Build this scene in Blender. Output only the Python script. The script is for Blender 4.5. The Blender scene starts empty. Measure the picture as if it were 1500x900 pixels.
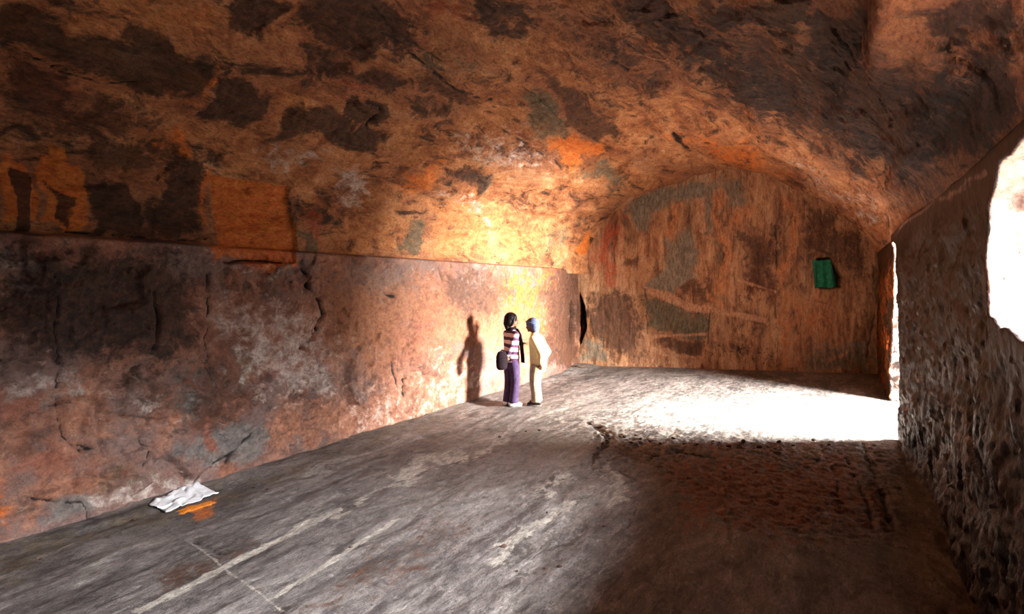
import bpy, bmesh, math, random
import numpy as np
from mathutils import Vector, Matrix

# ------------------------------------------------------------------ camera
F_PX, CAM_H, VPX, HORIZON = 950.0, 1.8, 1230.0, 421.0
YAW = math.atan((VPX - 750.0) / F_PX)
CY, SY = math.cos(YAW), math.sin(YAW)
scene = bpy.context.scene
col = scene.collection
cam_d = bpy.data.cameras.new('camera')
cam_d.sensor_width = 36.0
cam_d.lens = F_PX / 1500.0 * 36.0
cam_d.shift_y = (HORIZON - 450.0) / 1500.0
cam_d.clip_start = 0.02
cam = bpy.data.objects.new('camera', cam_d)
cam.location = (0, 0, CAM_H)
cam.rotation_euler = (math.pi / 2, 0, YAW)
col.objects.link(cam)
scene.camera = cam

# ------------------------------------------------------------------ light
world = bpy.data.worlds.new('world'); scene.world = world
world.use_nodes = True
bg = world.node_tree.nodes['Background']
bg.inputs[0].default_value = (0.80, 0.90, 1.0, 1)
bg.inputs[1].default_value = 3.0

def area(name, loc, target, sx, sy, power, color, spread=180):
    l = bpy.data.lights.new(name, 'AREA'); l.shape = 'RECTANGLE'
    l.size, l.size_y, l.energy, l.color = sx, sy, power, color
    l.spread = math.radians(spread)
    o = bpy.data.objects.new(name, l); o.location = loc
    o.rotation_euler = (Vector(target) - Vector(loc)).to_track_quat('-Z', 'Y').to_euler()
    col.objects.link(o); return o

# daylight standing outside the doorway and outside the high window of the right wall
area('doorway_daylight', (2.70, 10.0, 1.90), (-1.6, 9.4, 0.0), 1.1, 0.9, 3700, (1.0, 0.95, 0.88), 145)
area('window_daylight', (2.60, 3.20, 2.85), (-4.8, 4.2, 0.3), 1.7, 0.5, 3000, (0.97, 0.98, 1.0))
sun_d = bpy.data.lights.new('sun', 'SUN'); sun_d.energy = 75; sun_d.angle = math.radians(.6); sun_d.color = (1.0, .94, .85)
sun = bpy.data.objects.new('sun', sun_d); col.objects.link(sun)
sun.rotation_euler = Vector((-.56, .16, -.80)).to_track_quat('-Z', 'Y').to_euler()

scene.view_settings.view_transform = 'Standard'
scene.view_settings.look = 'None'
scene.view_settings.gamma = 1.0
scene.view_settings.exposure = 0.0
scene.view_settings.use_curve_mapping = False
try:
    scene.cycles.use_denoising = True
    scene.cycles.max_bounces = 10
    scene.cycles.diffuse_bounces = 7
    scene.cycles.sample_clamp_indirect = 6.0
except Exception:
    pass

# ------------------------------------------------------------------ helpers: photo pixels <-> place
def ray(px, py):
    a = (px - 750.0) / F_PX
    return np.array([a * CY - SY, a * SY + CY, (HORIZON - py) / F_PX])

def on_floor(px, py, z=0.0):
    r = ray(px, py); t = (z - CAM_H) / r[2]
    return Vector((r[0] * t, r[1] * t, z))

def to_px(P):
    d = -P[:, 0] * SY + P[:, 1] * CY
    r = P[:, 0] * CY + P[:, 1] * SY
    ok = d > 0.4
    d = np.where(ok, d, 1.0)
    x = np.where(ok, 750 + F_PX * r / d, -9e3)
    y = np.where(ok, HORIZON - F_PX * (P[:, 2] - CAM_H) / d, -9e3)
    return np.stack([x, y], 1)

def sd_poly(P, poly):
    poly = np.asarray(poly, float); n = len(poly)
    dmin = np.full(len(P), 1e18); inside = np.zeros(len(P), bool)
    for i in range(n):
        a, b = poly[i], poly[(i + 1) % n]
        e = b - a; w = P - a
        t = np.clip((w @ e) / max(e @ e, 1e-9), 0, 1)
        q = w - t[:, None] * e
        dmin = np.minimum(dmin, (q * q).sum(1))
        c1 = (a[1] <= P[:, 1]) & (b[1] > P[:, 1]); c2 = (b[1] <= P[:, 1]) & (a[1] > P[:, 1])
        cr = e[0] * w[:, 1] - e[1] * w[:, 0]
        inside ^= (c1 & (cr > 0)) | (c2 & (cr < 0))
    d = np.sqrt(dmin)
    return np.where(inside, -d, d)

def d_line(P, line):
    line = np.asarray(line, float); dmin = np.full(len(P), 1e18)
    for a, b in zip(line[:-1], line[1:]):
        e = b - a; w = P - a
        t = np.clip((w @ e) / max(e @ e, 1e-9), 0, 1)
        q = w - t[:, None] * e
        dmin = np.minimum(dmin, (q * q).sum(1))
    return np.sqrt(dmin)

# ------------------------------------------------------------------ helpers: noise
_rs = np.random.RandomState(7)
_perm = _rs.permutation(4096)
_ang = _rs.rand(4096) * 2 * np.pi
_rnd = _rs.rand(4096, 3)
def _h(ix, iy, seed):
    return _perm[(_perm[(ix + seed * 131) & 4095] + iy) & 4095]
def perlin(u, v, seed=0):
    iu = np.floor(u).astype(int); iv = np.floor(v).astype(int)
    fu, fv = u - iu, v - iv
    su = fu * fu * fu * (fu * (fu * 6 - 15) + 10); sv = fv * fv * fv * (fv * (fv * 6 - 15) + 10)
    def g(a, b):
        t = _ang[_h(iu + a, iv + b, seed)]
        return np.cos(t) * (fu - a) + np.sin(t) * (fv - b)
    x0 = g(0, 0) * (1 - su) + g(1, 0) * su
    x1 = g(0, 1) * (1 - su) + g(1, 1) * su
    return (x0 * (1 - sv) + x1 * sv) * 1.5
def fbm(u, v, octv=4, seed=0, gain=0.5):
    s = np.zeros_like(u); a = 1.0; f = 1.0
    for o in range(octv):
        s += a * perlin(u * f, v * f, seed + o * 3); a *= gain; f *= 2.03
    return s
def facet(u, v, seed=0):
    """broken-rock facets: the tilted plane of the nearest cell"""
    iu = np.floor(u).astype(int); iv = np.floor(v).astype(int)
    best = np.full(u.shape, 1e9); out = np.zeros_like(u)
    for a in (-1, 0, 1):
        for b in (-1, 0, 1):
            r = _rnd[_h(iu + a, iv + b, seed)]
            du = u - (iu + a + r[:, 0]); dv = v - (iv + b + r[:, 1])
            d = du * du + dv * dv
            r2 = _rnd[_h(iu + a + 57, iv + b + 91, seed)]
            h = (r[:, 2] - .5) + (r2[:, 0] - .5) * 1.6 * du + (r2[:, 1] - .5) * 1.6 * dv
            m = d < best
            best = np.where(m, d, best); out = np.where(m, h, out)
    return out
def smooth01(x, a, b):
    t = np.clip((x - a) / (b - a), 0, 1); return t * t * (3 - 2 * t)

# ------------------------------------------------------------------ helpers: objects
def mesh_obj(name, verts, faces, mat, parent=None, smooth=True, attrs=None):
    me = bpy.data.meshes.new(name)
    verts = np.asarray(verts, np.float32); faces = np.asarray(faces, np.int32)
    if faces.ndim == 2:
        k = faces.shape[1]
        me.vertices.add(len(verts)); me.vertices.foreach_set('co', verts.ravel())
        me.loops.add(faces.size); me.loops.foreach_set('vertex_index', faces.ravel())
        me.polygons.add(len(faces))
        me.polygons.foreach_set('loop_start', np.arange(0, faces.size, k, dtype=np.int32))
        me.update(calc_edges=True)
    if attrs:
        for an, av in attrs.items():
            at = me.attributes.new(an, 'FLOAT', 'POINT')
            at.data.foreach_set('value', np.asarray(av, np.float32))
    me.polygons.foreach_set('use_smooth', np.full(len(me.polygons), smooth))
    me.materials.append(mat)
    o = bpy.data.objects.new(name, me); col.objects.link(o)
    if parent: o.parent = parent
    return o
def bm_obj(name, bm, mat, parent=None, smooth=True):
    me = bpy.data.meshes.new(name); bm.to_mesh(me); bm.free()
    me.polygons.foreach_set('use_smooth', np.full(len(me.polygons), smooth))
    me.materials.append(mat)
    o = bpy.data.objects.new(name, me); col.objects.link(o)
    if parent: o.parent = parent
    return o
def tag(o, label, cat, group=None):
    o['label'] = label; o['category'] = cat
    if group: o['group'] = group
    return o
def structure(o, label=None):
    o['kind'] = 'structure'
    if label: o['label'] = label
    return o
def grid_faces(nu, nv, flip=False):
    i = np.arange(nu * nv).reshape(nu, nv)
    f = np.stack([i[:-1, :-1], i[1:, :-1], i[1:, 1:], i[:-1, 1:]], -1).reshape(-1, 4)
    return f[:, ::-1] if flip else f

# ------------------------------------------------------------------ materials
def srgb(r, g, b):
    f = lambda x: ((x / 255 + .055) / 1.055) ** 2.4 if x > 10 else x / 255 / 12.92
    return (f(r), f(g), f(b), 1)

class NT:
    def __init__(s, name):
        s.m = bpy.data.materials.new(name); s.m.use_nodes = True
        s.t = s.m.node_tree; s.b = s.t.nodes['Principled BSDF']
    def n(s, kind, **kw):
        nd = s.t.nodes.new(kind)
        for k, v in kw.items(): setattr(nd, k, v)
        return nd
    def l(s, a, b): s.t.links.new(a, b)
    def put(s, sock, v):
        if isinstance(v, bpy.types.NodeSocket): s.l(v, sock)
        else: sock.default_value = v
    def math(s, op, a, b=0.0, c=None):
        nd = s.n('ShaderNodeMath', operation=op)
        s.put(nd.inputs[0], a); s.put(nd.inputs[1], b)
        if c is not None: s.put(nd.inputs[2], c)
        return nd.outputs[0]
    def coords(s, scale=(1, 1, 1), rot=(0, 0, 0)):
        if not hasattr(s, 'tc'): s.tc = s.n('ShaderNodeTexCoord')
        mp = s.n('ShaderNodeMapping'); s.l(s.tc.outputs['Object'], mp.inputs[0])
        mp.inputs['Scale'].default_value = scale; mp.inputs['Rotation'].default_value = rot
        return mp.outputs[0]
    def noise(s, vec, scale, detail=6, rough=.6, dist=0.0):
        nd = s.n('ShaderNodeTexNoise'); s.l(vec, nd.inputs['Vector'])
        nd.inputs['Scale'].default_value = scale; nd.inputs['Detail'].default_value = detail
        nd.inputs['Roughness'].default_value = rough; nd.inputs['Distortion'].default_value = dist
        return nd.outputs['Fac']
    def ramp(s, fac, stops, interp='LINEAR'):
        nd = s.n('ShaderNodeValToRGB'); cr = nd.color_ramp; cr.interpolation = interp
        while len(cr.elements) < len(stops): cr.elements.new(.5)
        for e, (p, c) in zip(cr.elements, stops):
            e.position = p; e.color = c if hasattr(c, '__len__') else (c, c, c, 1)
        s.put(nd.inputs[0], fac); return nd.outputs[0]
    def mix(s, fac, a, b, mode='MIX'):
        nd = s.n('ShaderNodeMix', data_type='RGBA', blend_type=mode)
        s.put(nd.inputs[0], fac); s.put(nd.inputs[6], a); s.put(nd.inputs[7], b)
        return nd.outputs[2]
    def sstep(s, v, a, b):
        nd = s.n('ShaderNodeMapRange', interpolation_type='SMOOTHSTEP')
        s.put(nd.inputs[0], v); nd.inputs[1].default_value = a; nd.inputs[2].default_value = b
        return nd.outputs[0]
    def attr(s, name):
        return s.n('ShaderNodeAttribute', attribute_name=name).outputs['Fac']
    def bump(s, h, strength, dist, normal=None):
        nd = s.n('ShaderNodeBump'); nd.inputs['Strength'].default_value = strength
        nd.inputs['Distance'].default_value = dist; s.l(h, nd.inputs['Height'])
        if normal is not None: s.l(normal, nd.inputs['Normal'])
        return nd.outputs[0]

LAYERS = {'peach':  (srgb(150, 92, 66), srgb(206, 146, 114)),
          'tan':    (srgb(140, 84, 54), srgb(186, 122, 82)),
          'soot_shade':   (srgb(17, 11, 8), srgb(80, 48, 34)),  # real soot, and also the tone for painted shade
          'dark':   (srgb(54, 34, 25), srgb(100, 62, 42)),
          'orange': (srgb(212, 98, 30), srgb(238, 140, 60)),
          'yellow': (srgb(186, 108, 56), srgb(218, 152, 98)),
          'pale':   (srgb(160, 132, 120), srgb(232, 214, 204)),
          'olive':  (srgb(78, 70, 52), srgb(128, 112, 88)),
          'grey':   (srgb(96, 92, 90), srgb(142, 134, 128)),
          'red':    (srgb(132, 46, 24), srgb(182, 84, 50)),
          'crack':  (srgb(18, 12, 10), srgb(40, 26, 20))}
def rock(name, base, layers, big=(1, 1, 1), big_s=1.6, fine=(1, 1, 1), fine_s=9, rough=.7, spec=.35,
         bumps=((30, .5, .02), (110, .35, .006)), bvec=(1, 1, 1), speck=.35, streak=None, grime=None, fleck=None, hue=None, over=None):
    t = NT(name)
    nb = t.noise(t.coords(big), big_s, 8, .66, .8)
    nf = t.noise(t.coords(fine), fine_s, 9, .70, .5)
    mixed = t.math('ADD', t.math('MULTIPLY', nb, .55), t.math('MULTIPLY', nf, .45))
    k = len(base)
    c = t.ramp(mixed, [(.36 + .28 * i / (k - 1), b) for i, b in enumerate(base)])
    edge = t.noise(t.coords((1, 1, 1)), 4.5, 10, .72, .9)
    if hue:                                           # slow drift of the mineral colour
        hn = t.noise(t.coords(big, (.3, .2, .5)), big_s * .8, 6, .6, .5)
        c = t.mix(t.math('MULTIPLY', t.sstep(hn, .46, .60), hue[1]), c, hue[0])
    if streak:
        sc, ss, lo, hi, cc, am = streak
        st = t.noise(t.coords(sc), ss, 7, .66, .3)
        c = t.mix(t.math('MULTIPLY', t.sstep(st, lo, hi), am), c, cc)
        st2 = t.noise(t.coords(sc, (.1, .1, .7)), ss * 2.3, 7, .66, .3)
        c = t.mix(t.math('MULTIPLY', t.sstep(st2, .52, .64), am * .8), c, tuple(x * .35 for x in base[0][:3]) + (1,))
    if grime:
        gn = t.noise(t.coords(fine, (.5, .1, .2)), fine_s * .42, 10, .74, 1.0)
        c = t.mix(t.math('MULTIPLY', t.sstep(gn, .50, .64), grime[1]), c, grime[0])
    if fleck:
        fn = t.noise(t.coords(fine, (.2, .6, .1)), fine_s * 1.3, 9, .72, .7)
        c = t.mix(t.math('MULTIPLY', t.sstep(fn, .57, .70), fleck[1]), c, fleck[0])
    tone = t.noise(t.coords(fine), fine_s * 2.0, 8, .70)
    tn = t.sstep(tone, .34, .66)
    en = t.math('MULTIPLY', t.math('SUBTRACT', edge, .5), 1.5)
    en = t.math('ADD', en, t.math('MULTIPLY', t.math('SUBTRACT', nf, .5), 1.7))
    for ln in layers:
        at = t.attr(ln)
        if ln == 'crack':
            f = t.sstep(at, .25, .85)
        else:
            f = t.math('MULTIPLY', t.sstep(t.math('ADD', at, en), .28, .74), t.math('MULTIPLY', t.sstep(at, .0, .2), .88))
        a, b = (over or {}).get(ln, LAYERS[ln])
        c = t.mix(f, c, t.mix(tn, a, b))
    sp = t.noise(t.coords(fine), 34, 9, .80)
    c = t.mix(speck, c, t.ramp(sp, [(.34, .12), (.5, .72), (.66, 1.0)]), 'MULTIPLY')
    t.l(c, t.b.inputs['Base Color'])
    t.put(t.b.inputs['Roughness'], t.math('ADD', rough - .15, t.math('MULTIPLY', nf, .30)))
    t.b.inputs['Specular IOR Level'].default_value = spec
    nrm = None
    for s_, st_, di in bumps:
        nrm = t.bump(t.noise(t.coords(bvec), s_, 6, .65, .3), st_, di, nrm)
    t.l(nrm, t.b.inputs['Normal'])
    return t.m
def plain(name, c, rough=.8, c2=None, scale=40, bump=0.0, spec=.3):
    t = NT(name)
    n = t.noise(t.coords(), scale, 4, .6)
    cc = t.ramp(n, [(.3, c), (.7, c2 or tuple(min(1, x * 1.25) for x in c[:3]) + (1,))])
    t.l(cc, t.b.inputs['Base Color']); t.b.inputs['Roughness'].default_value = rough
    t.b.inputs['Specular IOR Level'].default_value = spec
    if bump: t.l(t.bump(n, bump, .004), t.b.inputs['Normal'])
    return t.m

def warped(P2, seed, amp):
    """pixel position of each rock point pushed about by noise, so that traced outlines turn ragged"""
    x, y = P2[:, 0] / 70.0, P2[:, 1] / 70.0
    return P2 + amp * np.stack([fbm(x, y, 4, seed, .6), fbm(x, y, 4, seed + 40, .6)], 1)
def fields(P2, blobs, seed):
    """stain and painted-light masks of one surface: polygons traced on the rock, soft to `w` pixels"""
    out = {}; Q = warped(P2, 200 + seed, 14.0)
    for ln, items in blobs.items():
        f = np.zeros(len(Q))
        for it in items:
            poly, w = it[0], it[1]; amt = it[2] if len(it) > 2 else 1.0
            q = P2 if w < 4 else Q
            w = w * (1.9 if w >= 4 else 1.2)
            amt = min(1.4, amt * (1.2 if ln in ('soot_shade', 'dark') or seed == 4 else 1.0))
            f = np.maximum(f, (.95 * amt) * smooth01(.5 - sd_poly(q, poly) / (2.0 * w), 0, 1))
        out[ln] = f
    return out
def cracks(P2, items, seed=0):
    """recess depth (m, positive) and dirt mask from traced crack lines (line, half-width px, depth m)"""
    dep = np.zeros(len(P2)); m = np.zeros(len(P2)); Q = warped(P2, 300 + seed, 4.0)
    br = np.clip(.95 + 1.1 * fbm(P2[:, 0] / 22., P2[:, 1] / 22., 3, 320 + seed), .5, 1.2)
    for line, w, depth in items:
        d = d_line(Q, line); g = np.exp(-(d / (w * .9 * np.clip(br, .45, 1.2))) ** 2) * np.minimum(1, br)
        dep = np.where(abs(g * depth) > abs(dep), g * depth, dep)
        if depth > 0: m = np.maximum(m, g * min(1, depth / .03))
    return dep, m
def rect(x0, y0, x1, y1): return [(x0, y0), (x1, y0), (x1, y1), (x0, y1)]

LX, RX = -5.12, 0.70          # left and right wall planes
ZL, ZR = 2.19, 2.52           # spring lines of the vault
Y0, Y1 = -2.6, 15.7           # extent of the hall along its axis
BA, BB = np.array([-5.43, 14.06]), np.array([0.72, 15.43])   # foot of the end wall

#==STRUCTURE==
# ------------------------------------------------------------------ floor
def spaced(a, b, near, far, y0=3.0, y1=14.0):
    out = [a]
    while out[-1] < b:
        y = out[-1]; t = min(max((y - y0) / (y1 - y0), 0), 1)
        out.append(y + near + (far - near) * t)
    return np.array(out)

us = spaced(Y0, 15.9, .016, .03); us = np.concatenate([np.arange(Y0, 1.5, .06), us[us >= 1.5]])
vs = np.arange(-5.5, 3.6, .021)
U, V = [a.ravel() for a in np.meshgrid(us, vs, indexing='ij')]
P = np.stack([V, U, np.zeros_like(U)], 1); P2 = to_px(P)
floor_blobs = {
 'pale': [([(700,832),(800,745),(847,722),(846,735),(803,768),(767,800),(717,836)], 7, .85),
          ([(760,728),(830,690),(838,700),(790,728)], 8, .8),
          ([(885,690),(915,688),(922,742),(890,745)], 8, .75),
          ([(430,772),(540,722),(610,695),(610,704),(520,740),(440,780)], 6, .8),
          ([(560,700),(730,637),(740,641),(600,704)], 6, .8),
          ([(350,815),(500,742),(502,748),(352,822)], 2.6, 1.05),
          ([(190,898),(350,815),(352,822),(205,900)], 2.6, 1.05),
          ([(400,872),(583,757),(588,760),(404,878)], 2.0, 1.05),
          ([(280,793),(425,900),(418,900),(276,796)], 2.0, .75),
          ([(820,620),(1000,560),(1300,580),(1310,640),(1000,650),(880,650)], 40, .62)],  # pool of doorway light painted into the floor colour
 'olive': [([(0,812),(220,750),(420,680),(640,612),(650,625),(430,706),(240,775),(0,850)], 16, .62),
           ([(480,640),(640,600),(700,600),(560,650)], 16, .6)],
 'dark': [([(230,840),(350,800),(430,790),(330,830),(240,870)], 14, .6),
          ([(520,830),(640,760),(700,760),(600,850),(480,900),(420,900)], 26, .55)],
 'red': [([(985,668),(1250,664),(1290,740),(1160,790),(1000,760)], 40, .85)],
 'grey': [([(620,640),(760,610),(880,650),(860,690),(700,740),(500,840),(420,820)], 40, .6),
          ([(790,640),(880,640),(880,668),(800,668)], 10, .7)],
 'orange': [([(256,748),(300,733),(318,734),(312,748),(285,757)], 6, .8)],
}
fcr = [([(40,800),(100,790),(165,770),(195,762)], 2, .012), ([(283,793),(300,800),(330,815)], 2.5, .015),
       ([(905,688),(930,702),(938,722),(932,745),(918,770)], 3, .02),
       ([(862,618),(878,630),(890,640),(886,655),(872,670),(870,690)], 5, .03),
       ([(886,640),(912,643),(925,640)], 4, .02), ([(900,655),(935,668),(985,664),(1060,668)], 3, .025),
       ([(1262,650),(1280,690),(1296,735),(1310,770)], 5, .03), ([(1236,660),(1262,720),(1280,770)], 4, .025),
       ([(1205,655),(1220,700),(1228,760)], 4, .02),
       ([(800,770),(818,755)], 2, .02), ([(420,870),(450,840),(590,755)], 1.5, .008),
       ([(360,815),(500,742)], 1.6, .008)]
dep, cm = cracks(P2, fcr)
fl = fields(P2, floor_blobs, 1); fl['crack'] = cm
Ux, Vx = U + .25 * V, V - .05 * U
lay = fbm(Ux * .9, Vx * 3.2, 4, 11)
terr = np.floor(lay * 3.2) / 3.2 + smooth01(lay * 3.2 - np.floor(lay * 3.2), .72, 1.0) / 3.2
rub = smooth01(-V, -0.3, 2.2); rub = 1 - rub * .55
z = .012 * terr + .006 * fbm(Ux * 3, Vx * 9, 4, 14) + rub * .005 * facet(U * 9, V * 9, 4)
rough_patch = np.clip(.5 - sd_poly(P2, [(860,615),(1000,640),(1310,640),(1330,800),(1080,780),(960,690),(870,690)]) / 30, 0, 1)
z += rough_patch * (.024 * np.maximum(0, facet(U * 11 + .4, V * 11, 8)) + .018 * fbm(U * 14, V * 14, 3, 31))
z -= dep
z += .05 * smooth01(LX + .35 - V, 0, .45)          # the floor rises a touch into the left wall
far = 1 - .65 * smooth01(U, 7.6, 9.0)
P[:, 2] = np.clip(z * np.where(V > -4.7, far, 1), -.12, .09)
FUS, FVS, FZ = us, vs, P[:, 2].reshape(len(us), len(vs)).copy()
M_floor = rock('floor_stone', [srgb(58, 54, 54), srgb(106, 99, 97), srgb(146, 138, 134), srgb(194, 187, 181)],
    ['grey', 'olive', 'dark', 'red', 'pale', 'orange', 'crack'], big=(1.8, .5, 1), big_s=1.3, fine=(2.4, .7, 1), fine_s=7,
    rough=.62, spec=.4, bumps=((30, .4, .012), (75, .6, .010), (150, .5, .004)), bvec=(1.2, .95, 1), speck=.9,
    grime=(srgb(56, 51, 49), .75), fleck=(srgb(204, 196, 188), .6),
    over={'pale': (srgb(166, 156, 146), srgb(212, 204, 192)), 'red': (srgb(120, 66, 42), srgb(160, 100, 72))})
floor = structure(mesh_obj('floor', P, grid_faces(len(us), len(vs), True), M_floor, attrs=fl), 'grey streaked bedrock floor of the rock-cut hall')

# ------------------------------------------------------------------ left wall
us = np.concatenate([np.arange(Y0, 1.6, .07), spaced(1.6, 15.0, .0125, .024)])
vs = np.concatenate([np.arange(-.10, 2.17, .0135), np.array([2.18, 2.19, 2.20, 2.205])])
U, V = [a.ravel() for a in np.meshgrid(us, vs, indexing='ij')]
P = np.stack([np.full_like(U, LX), U, V], 1); P2 = to_px(P)
lw_blobs = {
 'tan': [([(470,395),(860,395),(860,540),(690,520),(560,560),(470,520)], 40, .8), ([(300,400),(470,400),(470,430),(300,430)], 14, .5)],
 'soot_shade': [([(0,352),(130,362),(250,385),(292,420),(296,515),(210,535),(60,525),(0,480)], 34, .85),
          ([(58,372),(100,395),(92,545),(60,500)], 10, .9), ([(218,425),(236,440),(232,515),(220,515)], 5, .9),
          ([(150,372),(205,375),(205,388),(120,392)], 8, .9), ([(0,490),(40,470),(60,520),(0,560)], 16, .6)],
 'dark': [([(640,392),(735,395),(745,450),(700,475),(640,455)], 22, .72), ([(300,500),(420,480),(430,520),(330,545)], 20, .6),
          ([(180,540),(330,520),(400,600),(300,640),(160,610)], 34, .62), ([(330,395),(450,395),(470,440),(330,440)], 20, .6),
          ([(780,400),(870,395),(870,540),(800,530)], 16, .82), ([(690,400),(800,400),(800,470),(690,440)], 26, .6)],
 'pale': [([(0,360),(62,382),(50,402),(0,408)], 9, .95), ([(14,416),(56,420),(34,442)], 7, .9), ([(70,395),(100,400),(98,412),(76,410)], 5, .8),
          ([(310,425),(480,450),(502,525),(472,588),(390,582),(325,540)], 30, .60), ([(382,520),(492,528),(484,582),(400,574)], 14, .80),
          ([(345,388),(410,388),(405,402),(350,400)], 6, .75), ([(5,555),(90,545),(140,575),(30,592)], 14, .66),
          ([(130,735),(200,700),(300,690),(330,680),(300,712),(140,760)], 14, .62), ([(185,590),(240,560),(260,575),(200,610)], 12, .55),
          ([(490,600),(660,520),(730,540),(690,592),(520,650)], 40, .50)],
 'red': [([(0,590),(60,582),(62,615),(0,632)], 12, .8), ([(10,660),(90,640),(130,690),(20,710)], 20, .66),
         ([(300,600),(312,605),(308,660),(285,655)], 6, .8), ([(560,455),(660,445),(640,540),(570,560)], 30, .6), ([(410,418),(450,418),(445,432),(405,430)], 6, .75)],
 'peach': [([(350,625),(470,560),(560,610),(480,650),(350,690),(365,660)], 24, .75), ([(150,600),(260,580),(230,640),(140,650)], 26, .7),
            ([(480,600),(690,500),(720,560),(660,600),(500,650)], 30, .7), ([(20,700),(130,690),(240,700),(140,750),(20,770)], 26, .6)],
 'orange': [([(0,700),(20,690),(18,770),(0,790)], 10, .7), ([(310,350),(432,350),(434,386),(322,384)], 4, .9), ([(735,395),(800,395),(790,470),(745,470)], 18, .62)],
 'grey': [([(290,622),(384,610),(392,666),(330,682),(250,690),(240,676)], 12, .78), ([(55,735),(125,720),(132,760),(60,775)], 10, .78),
          ([(40,600),(130,570),(120,600),(50,625)], 14, .6), ([(500,390),(600,395),(560,440),(500,430)], 20, .55), ([(230,540),(300,530),(300,640),(220,610)], 26, .55)],
 'olive': [([(160,690),(330,690),(250,722),(100,762)], 14, .6), ([(330,520),(380,520),(380,550),(340,560)], 10, .7)],
}
lcr = [([(446,396),(458,404),(452,420),(462,434),(472,441),(476,456),(479,463),(470,482),(453,496),(444,508)], 2.6, .06),
       ([(302,400),(304,440),(306,478),(302,515),(308,560)], 1.6, .03), ([(384,612),(372,628),(352,650),(341,665),(325,688)], 2.4, .05),
       ([(341,665),(300,690),(272,716)], 2.0, .035), ([(82,395),(83,480),(88,545),(91,640)], 1.5, .03), ([(91,640),(108,655),(140,662),(118,666)], 2.0, .04),
       ([(204,640),(213,660),(208,682)], 2.2, .04), ([(36,728),(60,729),(90,737),(118,735)], 2.2, .04), ([(226,430),(233,470),(225,515)], 2.6, .05),
       ([(578,530),(584,566)], 1.6, .03), ([(596,555),(595,585)], 1.8, .04), ([(0,628),(60,608),(110,590)], 1.6, .02),
       ([(520,550),(508,565)], 1.6, .03), ([(120,735),(128,765)], 1.6, .03), ([(567,433),(578,434)], 3, .05), ([(0,520),(20,560),(60,575)], 1.6, .03),
       ([(330,384),(408,386)], 1.8, .05), ([(480,462),(505,478)], 2, -.015), ([(515,425),(530,445)], 2, -.012)]
dep, cm = cracks(P2, lcr)
fl = fields(P2, lw_blobs, 2); fl['crack'] = cm
rgh = 1 - smooth01(U, 5.2, 8.0) * .8
rgh *= np.clip(.35 + 1.3 * fbm(U * .7, V * .9, 2, 77) + .5, .2, 1.3)
dx = .05 * fbm(U * .55, V * .7, 3, 20) + .018 * fbm(U * 2.2, V * 2.6, 4, 24)
dx += rgh * (.066 * facet(U * 2.1 + .5 * V, V * 2.6, 5) + .040 * facet(U * 5.2, V * 6.5 + .3 * U, 6) + .020 * facet(U * 13, V * 15, 9))
dx += .006 * fbm(U * 13, V * 13, 3, 29)
dx *= smooth01(V, -.1, .35) * .7 + .3
dx *= 1 - .8 * smooth01(V, 2.05, 2.18)
dx -= dep
dx -= .11 * smooth01(V, 2.172, 2.205)                 # narrow ledge at the spring line
dx -= .035 * (sd_poly(P2, [(310,300),(424,300),(434,386),(322,384)]) < 0)
slit = np.clip(-sd_poly(P2, [(850,428),(857,448),(860,480),(852,504),(845,492),(845,455)]) / 1.5, 0, 1)
dx -= .30 * slit
fl['crack'] = np.maximum(fl['crack'], slit)  # slit blackened as well, its inner shade put into colour
P[:, 0] += dx - .28 * smooth01(U, 12.0, 14.4)
M_left = rock('left_wall_stone', [srgb(88, 54, 42), srgb(146, 94, 72), srgb(184, 126, 100), srgb(214, 170, 146)],
    ['tan', 'peach', 'dark', 'olive', 'grey', 'red', 'orange', 'pale', 'soot_shade', 'crack'], big=(1, 1, 1.3), big_s=1.3, fine=(1, .8, 1.2), fine_s=7,
    rough=.6, spec=.4, bumps=((16, .55, .035), (48, .7, .014), (150, .5, .005)), speck=.65,
    grime=(srgb(76, 50, 40), .5), fleck=(srgb(220, 192, 176), .6), hue=(srgb(134, 110, 104), .85),
    over={'red': (srgb(136, 76, 56), srgb(176, 112, 90))})
wall_left = structure(mesh_obj('wall_left', P, grid_faces(len(us), len(vs), False), M_left, attrs=fl), 'left rock wall, pink-brown polished and broken stone')

# ------------------------------------------------------------------ vault
prof = np.array([(-5.20,2.10),(-5.19,2.45),(-5.06,2.90),(-4.82,3.27),(-4.30,3.70),(-3.69,4.04),(-2.83,4.31),(-2.10,4.36),(-1.45,4.20),(-.65,3.85),(.13,3.30),(.52,2.86),(.70,2.53),(.80,2.42)])
def catmull(pts, n=24):
    q = np.vstack([2 * pts[0] - pts[1], pts, 2 * pts[-1] - pts[-2]]); out = []
    for i in range(1, len(q) - 2):
        t = np.linspace(0, 1, n, endpoint=False)[:, None]
        a, b, c, d = q[i-1], q[i], q[i+1], q[i+2]
        out.append(.5 * ((2*b) + (-a+c)*t + (2*a-5*b+4*c-d)*t**2 + (-a+3*b-3*c+d)*t**3))
    return np.vstack(out + [pts[-1:]])
pc = catmull(prof); sl = np.concatenate([[0], np.cumsum(np.linalg.norm(np.diff(pc, axis=0), axis=1))])
ns = 330; ss = np.linspace(0, sl[-1], ns)
px_, pz_ = np.interp(ss, sl, pc[:, 0]), np.interp(ss, sl, pc[:, 1])
tx, tz = np.gradient(px_), np.gradient(pz_); ln_ = np.hypot(tx, tz); nxv, nzv = tz / ln_, -tx / ln_     # pointing into the hall
us = np.concatenate([np.arange(Y0, 1.6, .07), spaced(1.6, 15.9, .017, .028)])
nu = len(us)
U = np.repeat(us, ns); S = np.tile(ss, nu)
X, Z = np.tile(px_, nu), np.tile(pz_, nu); NX, NZ = np.tile(nxv, nu), np.tile(nzv, nu)
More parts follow.
